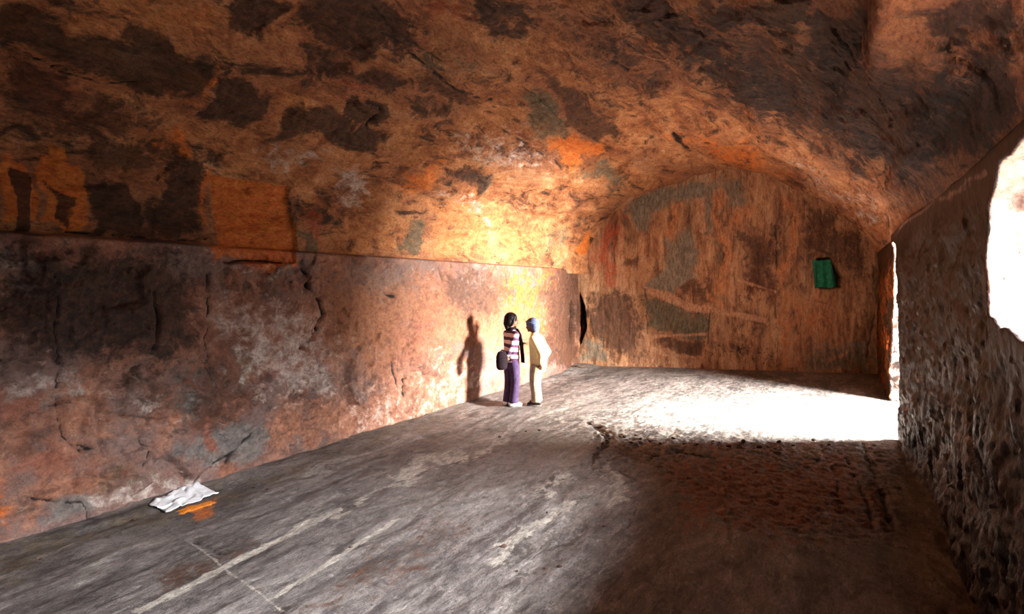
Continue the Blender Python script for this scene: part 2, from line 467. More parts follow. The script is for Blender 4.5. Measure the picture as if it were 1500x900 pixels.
P = np.stack([X, U, Z], 1); P2 = to_px(P)
v_blobs = {
 'soot_shade': [([(0,18),(60,12),(110,40),(180,45),(262,56),(302,85),(288,135),(245,148),(150,122),(60,84),(0,62)], 14, .95),
          ([(288,168),(335,104),(402,136),(388,166),(345,182)], 8), ([(394,202),(430,155),(500,165),(565,195),(545,228),(480,206)], 10, .95),
          ([(338,0),(432,0),(420,30),(375,56),(338,42)], 9), ([(440,0),(560,0),(612,50),(600,70),(560,70),(530,90),(480,75),(435,40)], 12, .95),
          ([(432,70),(500,85),(560,98),(612,128),(580,145),(520,110),(440,105)], 10, .85), ([(520,128),(565,150),(562,170),(535,186),(505,160)], 5, .9),
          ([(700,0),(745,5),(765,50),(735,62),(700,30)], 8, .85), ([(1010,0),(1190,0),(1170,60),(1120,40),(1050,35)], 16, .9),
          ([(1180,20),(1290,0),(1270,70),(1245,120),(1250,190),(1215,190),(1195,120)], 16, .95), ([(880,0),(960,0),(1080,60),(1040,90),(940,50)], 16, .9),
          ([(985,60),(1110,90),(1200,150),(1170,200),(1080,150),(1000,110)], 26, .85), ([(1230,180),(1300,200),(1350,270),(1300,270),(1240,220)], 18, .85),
          ([(1330,120),(1500,60),(1500,180),(1420,230),(1350,240)], 30, .8), ([(1370,0),(1500,0),(1500,60),(1380,60)], 20, .9),  # right end of the vault: soot, with shade there painted in too
          ([(14,246),(48,256),(42,300),(46,340),(24,340),(26,300)], 3), ([(125,265),(180,270),(215,300),(212,350),(130,345)], 7, .9),
          ([(228,262),(300,232),(302,350),(200,352)], 12, .74), ([(70,262),(100,290),(104,332),(84,332),(74,300)], 4, .85),
          ([(0,188),(110,200),(120,214),(60,212),(0,205)], 6, .7), ([(985,190),(998,198),(1012,224),(1002,222)], 2.5, .9),
          ([(640,240),(700,232),(715,275),(705,300),(690,270),(650,255)], 6, .72), ([(870,20),(905,70),(920,95),(895,80)], 4, .7)],
 'dark': [([(960,30),(1290,60),(1500,100),(1500,200),(1440,245),(1320,300),(1220,240),(1080,170)], 50, .72), ([(0,60),(120,110),(250,160),(250,215),(120,205),(0,190)], 30, .66), ([(790,108),(860,140),(922,196),(872,204),(820,162)], 8, .85),  # first blotch deepens the shade of the vault's right end in colour
          ([(600,50),(645,105),(705,150),(680,170),(620,140)], 12, .7), ([(600,150),(660,155),(665,190),(610,180)], 12, .7),
          ([(130,210),(240,195),(300,230),(230,262),(130,262)], 18, .7), ([(400,280),(440,285),(440,340),(425,345)], 8, .6),
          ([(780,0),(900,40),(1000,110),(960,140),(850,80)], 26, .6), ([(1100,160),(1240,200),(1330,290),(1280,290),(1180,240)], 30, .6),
          ([(270,0),(330,0),(330,40),(300,30)], 12, .5)],
 'olive': [([(755,150),(802,140),(832,190),(785,212)], 9, .85), ([(600,60),(640,65),(650,110),(610,110)], 10, .6), ([(655,80),(700,90),(695,125),(660,115)], 10, .7),
           ([(690,240),(720,260),(716,295),(700,280)], 6, .8), ([(585,330),(622,325),(614,384),(584,378)], 5, .85), ([(430,340),(455,330),(462,372),(432,372)], 6, .8),
           ([(540,310),(560,315),(556,350),(540,345)], 6, .6), ([(850,250),(880,245),(925,275),(900,285)], 6, .75), ([(800,330),(845,320),(835,370),(800,375)], 10, .6)],
 'orange': [([(790,216),(835,186),(872,206),(882,230),(838,252)], 6, .9), ([(0,230),(36,238),(48,262),(46,336),(0,336)], 5, .95),
            ([(63,225),(95,211),(122,236),(125,300),(120,342),(60,336)], 5, .98), ([(310,258),(420,272),(434,400),(320,400)], 3.5, 1),
            ([(590,262),(650,220),(645,260),(592,305)], 10, .7), ([(235,195),(275,190),(272,230),(240,232)], 8, .6), ([(260,100),(330,95),(300,150),(262,160)], 12, .55),
            ([(840,368),(863,333),(866,372),(850,374)], 3, .9), ([(960,180),(1090,205),(1160,255),(1120,250),(1040,225)], 12, .66), ([(290,260),(312,255),(312,340),(296,345)], 5, .66)],
 'yellow': [([(90,0),(330,0),(330,50),(290,72),(180,30)], 20, .72), ([(480,320),(560,290),(590,330),(582,378),(470,372)], 18, .62), ([(620,300),(700,270),(740,310),(725,384),(628,382)], 16, .75),
            ([(735,320),(800,330),(790,392),(730,392)], 14, .72), ([(395,110),(440,150),(420,190),(395,180)], 12, .6), ([(330,190),(395,185),(420,205),(330,210)], 10, .5)],
 'pale': [([(380,200),(440,205),(470,230),(430,262),(372,240)], 18, .55), ([(490,250),(530,245),(535,300),(500,300)], 10, .72), ([(640,270),(715,300),(718,335),(700,320),(660,285)], 8, .66),
          ([(655,205),(760,190),(800,250),(720,240)], 22, .55), ([(1120,215),(1250,280),(1310,330),(1290,340),(1200,280)], 16, .55)],
 'red': [([(0,70),(60,90),(130,110),(140,190),(60,180),(0,120)], 26, .7), ([(130,140),(200,160),(200,200),(130,180)], 18, .66), ([(440,300),(480,290),(480,370),(440,372)], 14, .55),
         ([(600,10),(700,10),(690,50),(620,40)], 18, .5), ([(480,100),(570,115),(560,140),(490,130)], 12, .6)],
}
vcr = [([(560,50),(615,85),(665,125),(720,155)], 3, .03), ([(600,115),(640,140),(690,165),(760,185)], 2, .02), ([(740,195),(790,225),(820,245)], 2, .025),
       ([(800,140),(850,175),(900,205),(920,215)], 2, -.02), ([(860,50),(900,90),(920,100)], 2.5, .03), ([(520,0),(600,60),(640,85)], 3, .025),
       ([(0,62),(90,108),(150,125),(205,122)], 2.5, .03), ([(508,152),(530,145),(560,162),(558,175),(540,188)], 2, .04), ([(985,192),(1005,222)], 3, .05),
       ([(1010,10),(1060,24),(1100,14),(1130,30)], 2, -.03), ([(690,60),(760,130),(830,180)], 2, .02), ([(900,20),(1000,110),(1080,165)], 2.5, .02), ([(640,300),(700,318)], 1.5, .02),
       ([(0,338),(128,344),(300,352)], 2.2, .04), ([(300,258),(310,258),(318,350)], 1.5, .02)]
dep, cm = cracks(P2, vcr)
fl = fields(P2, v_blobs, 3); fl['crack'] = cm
sd = smooth01(U, 10.5, 12.5)                                # the finished band next to the end wall is smoother
Ua, Sa = U + .22 * S, S - .10 * U
dn = .09 * fbm(Ua * .35, Sa * .8, 3, 40) + .035 * fbm(Ua * .8, Sa * 2.6, 4, 44)
lay = fbm(Ua * .45, Sa * 1.9, 3, 48)
dn += .055 * (np.floor(lay * 3) / 3 + smooth01(lay * 3 - np.floor(lay * 3), .8, 1) / 3) * (1 - .7 * sd) * (1 - smooth01(X, -1.2, -.3))
dn += (1 - .6 * sd) * (.022 * facet(Ua * 2.2, Sa * 4.2, 15) + .012 * facet(Ua * 7, Sa * 11, 16)) + .006 * fbm(U * 12, S * 12, 3, 52)
dn *= (.35 + .65 * smooth01(S, .0, .6)) * (.3 + .7 * smooth01(sl[-1] - S, 0, .5))
dn *= 1 - .8 * smooth01(S, sl[-1] - .45, sl[-1] - .1)
dn += .12 * np.exp(-((X - (.26 - .02 * (U - 3.8))) / .10) ** 2) * smooth01(U, 2.2, 2.8) * (1 - smooth01(U, 4.2, 5.2))   # rib over the window
dn -= dep
dn -= .035 * (sd_poly(P2, [(310,258),(420,272),(432,400),(320,400)]) < 0)
P[:, 0] += NX * dn; P[:, 2] += NZ * dn
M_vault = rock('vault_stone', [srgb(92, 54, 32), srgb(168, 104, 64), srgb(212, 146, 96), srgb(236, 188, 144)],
    ['red', 'dark', 'olive', 'yellow', 'pale', 'orange', 'soot_shade', 'crack'], big=(1.3, .5, 1.3), big_s=1.2, fine=(1.6, .6, 1.6), fine_s=5,
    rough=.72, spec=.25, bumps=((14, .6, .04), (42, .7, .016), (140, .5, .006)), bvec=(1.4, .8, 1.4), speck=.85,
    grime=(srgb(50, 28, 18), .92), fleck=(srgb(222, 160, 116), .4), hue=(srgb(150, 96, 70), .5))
ceiling = structure(mesh_obj('ceiling', P, grid_faces(nu, ns, False), M_vault, attrs=fl), 'orange and sooty barrel vault of the hall')

# ------------------------------------------------------------------ end wall
us = np.arange(-.25, 6.75, .019); vs = np.arange(-.1, 4.75, .019)
U, V = [a.ravel() for a in np.meshgrid(us, vs, indexing='ij')]
bd = (BB - BA) / np.linalg.norm(BB - BA); bn = np.array([bd[1], -bd[0]])          # towards the camera
P = np.stack([BA[0] + bd[0] * U, BA[1] + bd[1] * U, V], 1); P2 = to_px(P)
b_blobs = {
 'grey': [([(905,305),(960,274),(1060,252),(1066,290),(1045,345),(1036,340),(1030,305),(985,300),(960,330),(935,345),(920,318)], 8, .74),
          ([(942,420),(985,345),(1002,328),(1016,332),(1012,395),(990,440),(950,424)], 7, .80), ([(1180,512),(1270,500),(1280,548),(1180,548)], 14, .75), ([(1050,260),(1090,252),(1085,310),(1070,320)], 6, .6),
          ([(850,505),(880,500),(890,530),(850,535)], 8, .7)],
 'olive': [([(905,300),(960,275),(990,270),(960,310),(920,330)], 8, .66), ([(1035,350),(1062,355),(1060,400),(1035,400)], 8, .5), ([(945,428),(1040,455),(1035,490),(950,492)], 7, .72)],
 'dark': [([(945,432),(1040,455),(1036,490),(950,490)], 7, .76), ([(958,496),(1032,492),(1028,520),(972,516)], 5, .7), ([(1080,345),(1142,330),(1145,445),(1085,440)], 16, .72),
          ([(860,425),(938,428),(938,512),(866,512)], 12, .74), ([(1085,450),(1150,455),(1120,500),(1080,480)], 14, .6), ([(1170,290),(1260,330),(1280,360),(1280,420),(1230,380),(1170,380)], 16, .64),
          ([(1000,410),(1060,410),(1050,440),(1005,440)], 10, .66), ([(1030,500),(1180,505),(1180,540),(1040,535)], 16, .5), ([(915,375),(945,378),(940,400),(918,395)], 6, .6)],
 'orange': [([(1048,270),(1066,270),(1064,460),(1050,460)], 7, .66), ([(1142,290),(1160,290),(1158,530),(1144,530)], 7, .66), ([(990,300),(1010,300),(985,345),(975,345)], 6, .6),
            ([(842,366),(862,334),(868,372),(850,374)], 4, .9), ([(1075,300),(1110,290),(1110,340),(1080,345)], 10, .5), ([(1140,430),(1230,440),(1220,500),(1150,500)], 20, .5)],
 'pale': [([(944,419),(985,430),(1012,444),(1062,453),(1125,466),(1122,474),(1060,462),(1008,456),(980,444),(944,428)], 3.5, .82), ([(1018,290),(1032,290),(1034,340),(1026,342)], 3.5, .85),
          ([(955,491),(1040,487),(1040,492),(956,496)], 2.2, .8), ([(938,485),(945,485),(955,508),(978,518),(1030,522),(1030,527),(972,523),(948,512)], 2.4, .75), ([(1068,380),(1076,380),(1078,450),(1070,450)], 3, .6),
          ([(1080,408),(1138,426),(1138,430),(1080,413)], 2.5, .66), ([(1212,520),(1250,518),(1248,526),(1215,528)], 4, .6), ([(900,395),(950,400),(945,425),(900,420)], 10, .5),
          ([(900,520),(1040,522),(1040,540),(900,536)], 8, .55)],
 'red': [([(870,330),(910,310),(910,420),(875,420)], 14, .55), ([(1085,410),(1140,415),(1140,440),(1085,440)], 8, .6)],
 'soot_shade': [([(846,430),(858,450),(860,480),(851,506),(844,490)], 2, .9), ([(1060,515),(1150,520),(1140,535),(1060,530)], 12, .5)],  # first blotch paints the darkness inside the slit
}
bcr = [([(944,423),(985,434),(1012,448),(1062,456),(1125,468)], 3, -.03), ([(938,487),(950,510),(975,520),(1030,525)], 2, -.02), ([(1040,450),(1035,520)], 2, .02),
       ([(944,426),(946,490)], 2, .02), ([(1150,300),(1150,520)], 4, -.02), ([(1138,330),(1138,480)], 2.5, .02), ([(1285,430),(1270,520)], 3, .02)]
dep, cm = cracks(P2, bcr)
fl = fields(P2, b_blobs, 4); fl['crack'] = cm
dn = .05 * fbm(U * .8, V * .6, 3, 60) + .022 * fbm(U * 4.5, V * 1.1, 4, 64) + .008 * fbm(U * 15, V * 4, 3, 68) + .018 * facet(U * 3.2, V * 2.4, 18)
dn -= dep
hole = np.clip(-sd_poly(P2, [(1196,379),(1215,377),(1226,390),(1235,405),(1232,421),(1212,424),(1197,422)]) / 2.5, 0, 1)
slit = np.clip(-sd_poly(P2, [(849,428),(857,448),(860,480),(851,506),(844,492),(845,455)]) / 1.5, 0, 1)
dn -= .35 * hole + .30 * slit
fl['crack'] = np.maximum(fl['crack'], np.maximum(hole, slit))  # hole and slit get the shade of their depth as colour
dn -= .12 * (1 - smooth01(V, 0, .25)) * 0
P[:, 0] += bn[0] * dn; P[:, 1] += bn[1] * dn
M_back = rock('end_wall_stone', [srgb(88, 56, 38), srgb(150, 100, 68), srgb(190, 138, 98), srgb(214, 172, 136)],
    ['red', 'dark', 'olive', 'grey', 'orange', 'pale', 'soot_shade', 'crack'], big=(1.8, 1.8, .45), big_s=1.6, fine=(2.2, 2.2, .7), fine_s=5,
    rough=.75, spec=.25, bumps=((16, .4, .03), (55, .5, .012)), bvec=(1.6, 1.6, .6), speck=.75,
    streak=((1.7, 1.7, .16), 2.0, .50, .64, srgb(190, 144, 108), .5), grime=(srgb(66, 38, 24), .65), fleck=(srgb(190, 150, 118), .4),
    over={'pale': (srgb(160, 104, 72), srgb(206, 156, 120)), 'grey': (srgb(92, 84, 70), srgb(146, 132, 114)), 'orange': (srgb(170, 98, 56), srgb(206, 140, 94))})
wall_back = structure(mesh_obj('wall_back', P, grid_faces(len(us), len(vs), False), M_back, attrs=fl), 'end wall with vertical brown and grey mineral streaks')

# ------------------------------------------------------------------ right wall with its doorway and window, cut through thick rock
us = np.concatenate([np.arange(Y0, 1.8, .06), spaced(1.8, 15.9, .0165, .024)])
vs = np.concatenate([np.arange(-.12, 2.62, .0175)])
U, V = np.meshgrid(us, vs, indexing='ij'); nu, nv = U.shape
door_poly = [(8.85,-.4),(8.95,.5),(9.25,1.5),(9.55,2.36),(10.2,2.42),(10.80,2.36),(11.05,1.6),(11.40,1.2),(11.75,.5),(11.95,-.4)]
win_poly = [(2.15,1.60),(3.2,1.56),(4.16,1.64),(4.22,1.95),(4.17,2.24),(3.95,2.40),(3.2,2.45),(2.4,2.42),(2.12,2.1)]
cu = .25 * (U[:-1, :-1] + U[1:, :-1] + U[1:, 1:] + U[:-1, 1:]); cv = .25 * (V[:-1, :-1] + V[1:, :-1] + V[1:, 1:] + V[:-1, 1:])
cc = np.stack([cu.ravel(), cv.ravel()], 1)
jit = np.stack([.03 * fbm(cc[:, 0] * 5, cc[:, 1] * 5, 3, 70), .03 * fbm(cc[:, 0] * 5, cc[:, 1] * 5, 3, 74)], 1)
hd = (sd_poly(cc + jit, door_poly) < 0).reshape(cu.shape); hw = (sd_poly(cc + jit, win_poly) < 0).reshape(cu.shape)
Uf, Vf = U.ravel(), V.ravel()
P = np.stack([np.full_like(Uf, RX), Uf, Vf], 1); P2 = to_px(P)
ne = np.minimum(sd_poly(np.stack([Uf, Vf], 1), door_poly), sd_poly(np.stack([Uf, Vf], 1), win_poly))
dx = -(.05 * fbm(Uf * .7, Vf * .7, 3, 80) + .03 * fbm(Uf * 3, Vf * 2.2, 4, 84))
amp = .5 + .5 * (1 - smooth01(Vf, .3, 2.3))
dx -= amp * (.026 * facet(Uf * 5.5 + Vf, Vf * 4.2, 25) + .020 * facet(Uf * 14, Vf * 8 + .4 * Uf, 26) + .010 * facet(Uf * 26, Vf * 17, 27)) + .006 * fbm(Uf * 16, Vf * 16, 3, 88)
dx *= .35 + .65 * smooth01(ne, 0, .35)
dx = np.where(Uf > 12, dx * .5, dx) * (1 - .85 * smooth01(Vf, 2.15, 2.45))
P[:, 0] += dx
P[:, 0] += .10 * smooth01(Vf, 2.5, 2.62)
P[:, 0] -= .07 * smooth01(Uf, 5.5, 8.6) * (1 - smooth01(Uf, 10.2, 11.0))        # the rock swells a little towards the doorway
r_blobs = {
 'soot_shade': [([(1340,330),(1420,290),(1440,400),(1390,450)], 40, .6)],  # shaded stretch of this wall darkened in its colour
 'dark': [([(1350,480),(1420,470),(1430,560),(1360,600)], 40, .5)],  # painted shade continued lower down the wall
 'pale': [([(1318,336),(1440,246),(1444,254),(1320,346)], 4, .75), ([(1340,560),(1400,540),(1460,640),(1400,700)], 40, .42)],  # spring line seam, then glints painted as pale flecks
 'orange': [([(1275,400),(1312,350),(1305,640),(1275,600)], 12, .45)],
}
fl = fields(P2, r_blobs, 5); fl['crack'] = np.zeros(len(P))
gid = np.arange(nu * nv).reshape(nu, nv)
faces = grid_faces(nu, nv, True).tolist() if False else None
removed = hd | hw
keep = ~removed
quad = np.stack([gid[:-1, :-1], gid[:-1, 1:], gid[1:, 1:], gid[1:, :-1]], -1)
F = [quad[keep]]
V_all = [P]; base = len(P); extra = []; att_new = []
def rim(mask, thick, rings, flare, seed):
    """tunnel of rock behind the edge of an opening"""
    global base
    edges = []
    I, J = mask.shape
    for i, j in zip(*np.nonzero(mask)):
        for di, dj, a, b in ((-1, 0, (i, j + 1), (i, j)), (1, 0, (i + 1, j), (i + 1, j + 1)), (0, -1, (i, j), (i + 1, j)), (0, 1, (i + 1, j + 1), (i, j + 1))):
            ii, jj = i + di, j + dj
            if 0 <= ii < I and 0 <= jj < J and not mask[ii, jj]: edges.append((gid[a], gid[b]))
    ids = sorted({v for e in edges for v in e}); loc = {v: k for k, v in enumerate(ids)}
    nb_ = {v: [] for v in ids}
    for a, b in edges: nb_[a].append(b); nb_[b].append(a)
    for it in range(8):
        new = {v: (P[v] * .4 + .6 * (P[nb_[v][0]] + P[nb_[v][1]]) / 2) for v in ids if len(nb_[v]) == 2}
        for v, q in new.items(): P[v] = q
    src = P[ids]; c = np.array([src[:, 1].mean(), src[:, 2].mean()])
    prev = {v: v for v in ids}
    for r in range(1, rings + 1):
        t = r / rings; q = src.copy()
        q[:, 0] = src[:, 0] + thick * t
        out = src[:, 1:] - c; out /= np.maximum(np.linalg.norm(out, axis=1), .01)[:, None]
        n1 = fbm(src[:, 1] * 4 + src[:, 0], np.full(len(src), t * thick * 4.) + src[:, 2] * 4, 4, seed)
        n2 = facet(src[:, 1] * 7 + src[:, 2] * 5, np.full(len(src), t * thick * 7.), seed + 2)
        q[:, 1:] += out * (flare * t + (.06 * n1 + .09 * n2) * min(1, 4 * t))[:, None]
        V_all.append(q); cur = {v: base + loc[v] for v in ids}; base += len(ids)
        F.append(np.array([[prev[b], prev[a], cur[a], cur[b]] for a, b in edges]))
        prev = cur
    att_new.append(len(ids) * rings)
rim(hd, .95, 40, .12, 90)
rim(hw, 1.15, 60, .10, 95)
VV = np.vstack(V_all); FF = np.vstack(F)
rimv = {'pale': (.45, .8), 'orange': (.3, .3)}  # reveals coloured paler and more orange, imitating daylight on the rock
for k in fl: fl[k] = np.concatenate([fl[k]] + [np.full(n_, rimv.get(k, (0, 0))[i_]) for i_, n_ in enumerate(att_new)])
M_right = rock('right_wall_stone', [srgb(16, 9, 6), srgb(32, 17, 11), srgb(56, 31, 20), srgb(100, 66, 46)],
    ['orange', 'dark', 'pale', 'soot_shade', 'crack'], big=(1, 1, 1), big_s=1.8, fine=(1, 1, .7), fine_s=8,
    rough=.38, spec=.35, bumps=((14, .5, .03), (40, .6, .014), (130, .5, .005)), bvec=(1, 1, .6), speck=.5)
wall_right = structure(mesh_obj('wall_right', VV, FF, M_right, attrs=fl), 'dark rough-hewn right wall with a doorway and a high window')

# ------------------------------------------------------------------ wall behind the camera and the rock outside the openings
us = np.arange(-5.6, 1.2, .06); vs = np.arange(-.1, 4.8, .06)
U, V = [a.ravel() for a in np.meshgrid(us, vs, indexing='ij')]
P = np.stack([U, np.full_like(U, Y0 + .1) + .08 * fbm(U, V, 4, 99) + .03 * facet(U * 3, V * 3, 33), V], 1)
wf = structure(mesh_obj('wall_front', P, grid_faces(len(us), len(vs), True), M_back,
     attrs={k: np.zeros(len(P)) for k in ('red','dark','olive','grey','orange','pale','soot_shade','crack')}), 'rock wall closing the near end of the hall')
us = np.arange(-3, 19, .15); vs = np.arange(3.4, 14, .15)
U, V = [a.ravel() for a in np.meshgrid(us, vs, indexing='ij')]
P = np.stack([V, U, -.03 + .05 * fbm(U * .5, V * .5, 4, 97) * smooth01(V, 3.4, 4.5)], 1)
M_ground = plain('outside_ground', srgb(176, 150, 122), .9, srgb(214, 190, 160), 6, .3)
structure(mesh_obj('ground', P, grid_faces(len(us), len(vs), True), M_ground), 'pale sunlit rock ground outside the doorway')

#==OBJECTS==
def floor_h(x, y):
    i = min(max(np.searchsorted(FUS, y), 1), len(FUS) - 1); j = min(max(np.searchsorted(FVS, x), 1), len(FVS) - 1)
    return float(FZ[i-1:i+1, j-1:j+1].max())
def empty(name, loc, rz=0.0):
    o = bpy.data.objects.new(name, None); o.location = loc; o.rotation_euler = (0, 0, rz)
    o.empty_display_size = .1; col.objects.link(o); return o

# ---- shapes grown from overlapping volumes and fused into one skin
def add_loft(bm, rings, n=20):
    """rings: (centre, rx, ry, tilt) cross-sections stacked along a path; closed at both ends"""
    loops = []
    for k, (c, rx, ry) in enumerate(rings):
        c = Vector(c)
        a = Vector(rings[max(k-1, 0)][0]); b = Vector(rings[min(k+1, len(rings)-1)][0])
        d = (b - a).normalized()
        y = Vector((0, 1, 0)); x = y.cross(d)
        if x.length < .2: y = Vector((1, 0, 0)); x = y.cross(d)
        x.normalize(); y = d.cross(x).normalized()
        loops.append([bm.verts.new(c + x * rx * math.cos(t) + y * ry * math.sin(t)) for t in [2 * math.pi * i / n for i in range(n)]])
    for A, B in zip(loops[:-1], loops[1:]):
        for i in range(n): bm.faces.new((A[i], A[(i+1) % n], B[(i+1) % n], B[i]))
    bm.faces.new(list(reversed(loops[0]))); bm.faces.new(loops[-1])
def add_cap(bm, a, ra, b, rb, n=14):
    a, b = Vector(a), Vector(b); d = (b - a).normalized()
    rings = [(a - d * ra * math.cos(t), ra * math.sin(t) + 1e-4, ra * math.sin(t) + 1e-4) for t in (.15, .6, 1.1)]
    rings += [(a, ra, ra), (a.lerp(b, .5), (ra + rb) / 2, (ra + rb) / 2), (b, rb, rb)]
    rings += [(b + d * rb * math.cos(t), rb * math.sin(t) + 1e-4, rb * math.sin(t) + 1e-4) for t in (1.1, .6, .15)]
    add_loft(bm, rings, n)
def add_path(bm, pts):
    for (a, ra), (b, rb) in zip(pts[:-1], pts[1:]): add_cap(bm, a, ra, b, rb)
def add_ell(bm, c, r, rot=None):
    m = Matrix.Translation(c) @ (rot.to_4x4() if rot else Matrix.Identity(4)) @ Matrix.Diagonal((*r, 1))
    bmesh.ops.create_uvsphere(bm, u_segments=22, v_segments=14, radius=1, matrix=m)
def fuse(name, bm, mat, parent, voxel=.009, smooth=4, tri=None):
    me = bpy.data.meshes.new(name); bm.to_mesh(me); bm.free()
    tmp = bpy.data.objects.new(name + '_raw', me); col.objects.link(tmp)
    r = tmp.modifiers.new('r', 'REMESH'); r.mode = 'VOXEL'; r.voxel_size = voxel
    sm = tmp.modifiers.new('s', 'SMOOTH'); sm.factor = .5; sm.iterations = smooth
    dg = bpy.context.evaluated_depsgraph_get(); dg.update()
    out = bpy.data.meshes.new_from_object(tmp.evaluated_get(dg)); out.name = name
    bpy.data.objects.remove(tmp); bpy.data.meshes.remove(me)
    out.materials.clear(); out.materials.append(mat)
    out.polygons.foreach_set('use_smooth', np.full(len(out.polygons), True))
    o = bpy.data.objects.new(name, out); col.objects.link(o); o.parent = parent
    return o
def add_hand(bm, wrist, direction, palm_n, thumb_side, s=1.0, curl=.7):
    """palm, four unequal bent fingers and a thumb from the side of the palm"""
    w = Vector(wrist); d = Vector(direction).normalized(); n = Vector(palm_n); n = (n - d * n.dot(d)).normalized()
    t = Vector(thumb_side); t = (t - d * t.dot(d) - n * t.dot(n)).normalized()
    add_cap(bm, w - d * .02 * s, .020 * s, w + d * .015 * s, .021 * s)
    for k in (-1.5, -.5, .5, 1.5):
        base = w + d * .02 * s + t * k * .013 * s; kn = w + d * .075 * s + t * k * .017 * s
        add_cap(bm, base, .014 * s, kn, .0115 * s, 10)
        L = {-1.5: .046, -.5: .060, .5: .066, 1.5: .058}[k] * s
        p, q = kn, d.copy()
        for j, fr in enumerate((.45, .32, .23)):
            q = (q * math.cos(curl * (.6 + .2 * j)) + n * math.sin(curl * (.6 + .2 * j))).normalized()
            e = p + q * L * fr; add_cap(bm, p, (.0092 - .0009 * j) * s, e, (.0085 - .0010 * j) * s, 10); p = e
            d2 = q
    b0 = w + d * .025 * s + t * .020 * s; b1 = b0 + (t * .8 + d * .6 + n * .3).normalized() * .034 * s
    b2 = b1 + (d * .9 + t * .15 + n * .5).normalized() * .028 * s
    add_cap(bm, b0, .012 * s, b1, .0105 * s, 10); add_cap(bm, b1, .0105 * s, b2, .008 * s, 10)
def add_head(bm, c, s=1.0, rot=None):
    """skull, jaw, nose, lips and ears; the face looks along +x"""
    R = rot or Matrix.Identity(3); g = lambda x, y, z: Vector(c) + R @ (Vector((x, y, z)) * s)
    add_ell(bm, g(-.010, 0, .018), (.092 * s, .074 * s, .084 * s), R)
    add_ell(bm, g(.018, 0, -.035), (.064 * s, .058 * s, .068 * s), R)
    add_cap(bm, g(.070, 0, -.082), .016 * s, g(.060, 0, -.070), .026 * s)
    add_cap(bm, g(.080, 0, .010), .008 * s, g(.097, 0, -.028), .012 * s, 10)
    for y in (-1, 1):
        add_ell(bm, g(.072, y * .030, -.030), (.022 * s, .022 * s, .018 * s), R)
        add_cap(bm, g(.078, y * .012, .022), .010 * s, g(.070, y * .044, .022), .010 * s, 10)
        add_ell(bm, g(-.004, y * .076, -.010), (.018 * s, .010 * s, .028 * s), R)
    add_ell(bm, g(.080, 0, -.052), (.012 * s, .024 * s, .006 * s), R); add_ell(bm, g(.078, 0, -.061), (.012 * s, .021 * s, .006 * s), R)
def eyes(c, s, parent, R=None):
    R = R or Matrix.Identity(3)
    for y in (-1, 1):
        bm = bmesh.new(); add_ell(bm, Vector(c) + R @ (Vector((.073, y * .029, .004)) * s), (.011 * s, .012 * s, .009 * s))
        bm_obj('eye', bm, M_eye, parent)

M_skin = plain('brown_skin', srgb(112, 68, 46), .55, srgb(132, 84, 58), 30)
M_eye = plain('dark_eye', srgb(24, 16, 14), .2)
M_hair = plain('black_hair', srgb(12, 8, 9), .5, srgb(26, 18, 20), 120, .5, .12)
M_purple = plain('purple_cotton', srgb(44, 28, 58), .85, srgb(74, 54, 90), 26, .35)
M_scarf = plain('dark_scarf_cloth', srgb(22, 14, 19), .9, srgb(38, 25, 32), 40, .3, .1)
M_bag = plain('dark_bag_cloth', srgb(20, 12, 16), .8, srgb(34, 22, 28), 30, .3, .1)
M_cream = plain('cream_wool', srgb(214, 196, 132), .9, srgb(238, 224, 172), 60, .4)
M_khaki = plain('khaki_cotton', srgb(150, 136, 108), .9, srgb(184, 170, 140), 22, .35)
M_cap = plain('blue_grey_knit', srgb(58, 66, 100), .9, srgb(110, 122, 158), 34, .5)
M_shoe_w = plain('white_shoe', srgb(200, 192, 190), .6, srgb(230, 224, 220), 30)
M_shoe_d = plain('dark_shoe', srgb(40, 30, 28), .6, srgb(64, 50, 44), 30)
M_sole = plain('shoe_sole', srgb(120, 110, 104), .8)
def stripes():
    t = NT('striped_knit'); c = t.coords()
    sep = t.n('ShaderNodeSeparateXYZ'); t.l(c, sep.inputs[0])
    wob = t.math('MULTIPLY', t.math('SUBTRACT', t.noise(c, 9, 3), .5), .035)
    h = t.math('ADD', t.math('ADD', sep.outputs[2], wob), t.math('MULTIPLY', sep.outputs[0], .12))
    fr = t.math('FRACT', t.math('DIVIDE', h, .105))
    cc = t.ramp(fr, [(0, srgb(222, 206, 222)), (.50, srgb(236, 222, 232)), (.54, srgb(70, 34, 66)), (.96, srgb(88, 48, 80))])
    cr = t.mix(.35, cc, t.ramp(t.noise(c, 70, 3), [(.3, .5), (.7, 1.0)]), 'MULTIPLY')
    t.l(cr, t.b.inputs['Base Color']); t.b.inputs['Roughness'].default_value = .9
    t.l(t.bump(t.noise(c, 50, 4), .4, .006), t.b.inputs['Normal'])
    return t.m
M_stripe = stripes()

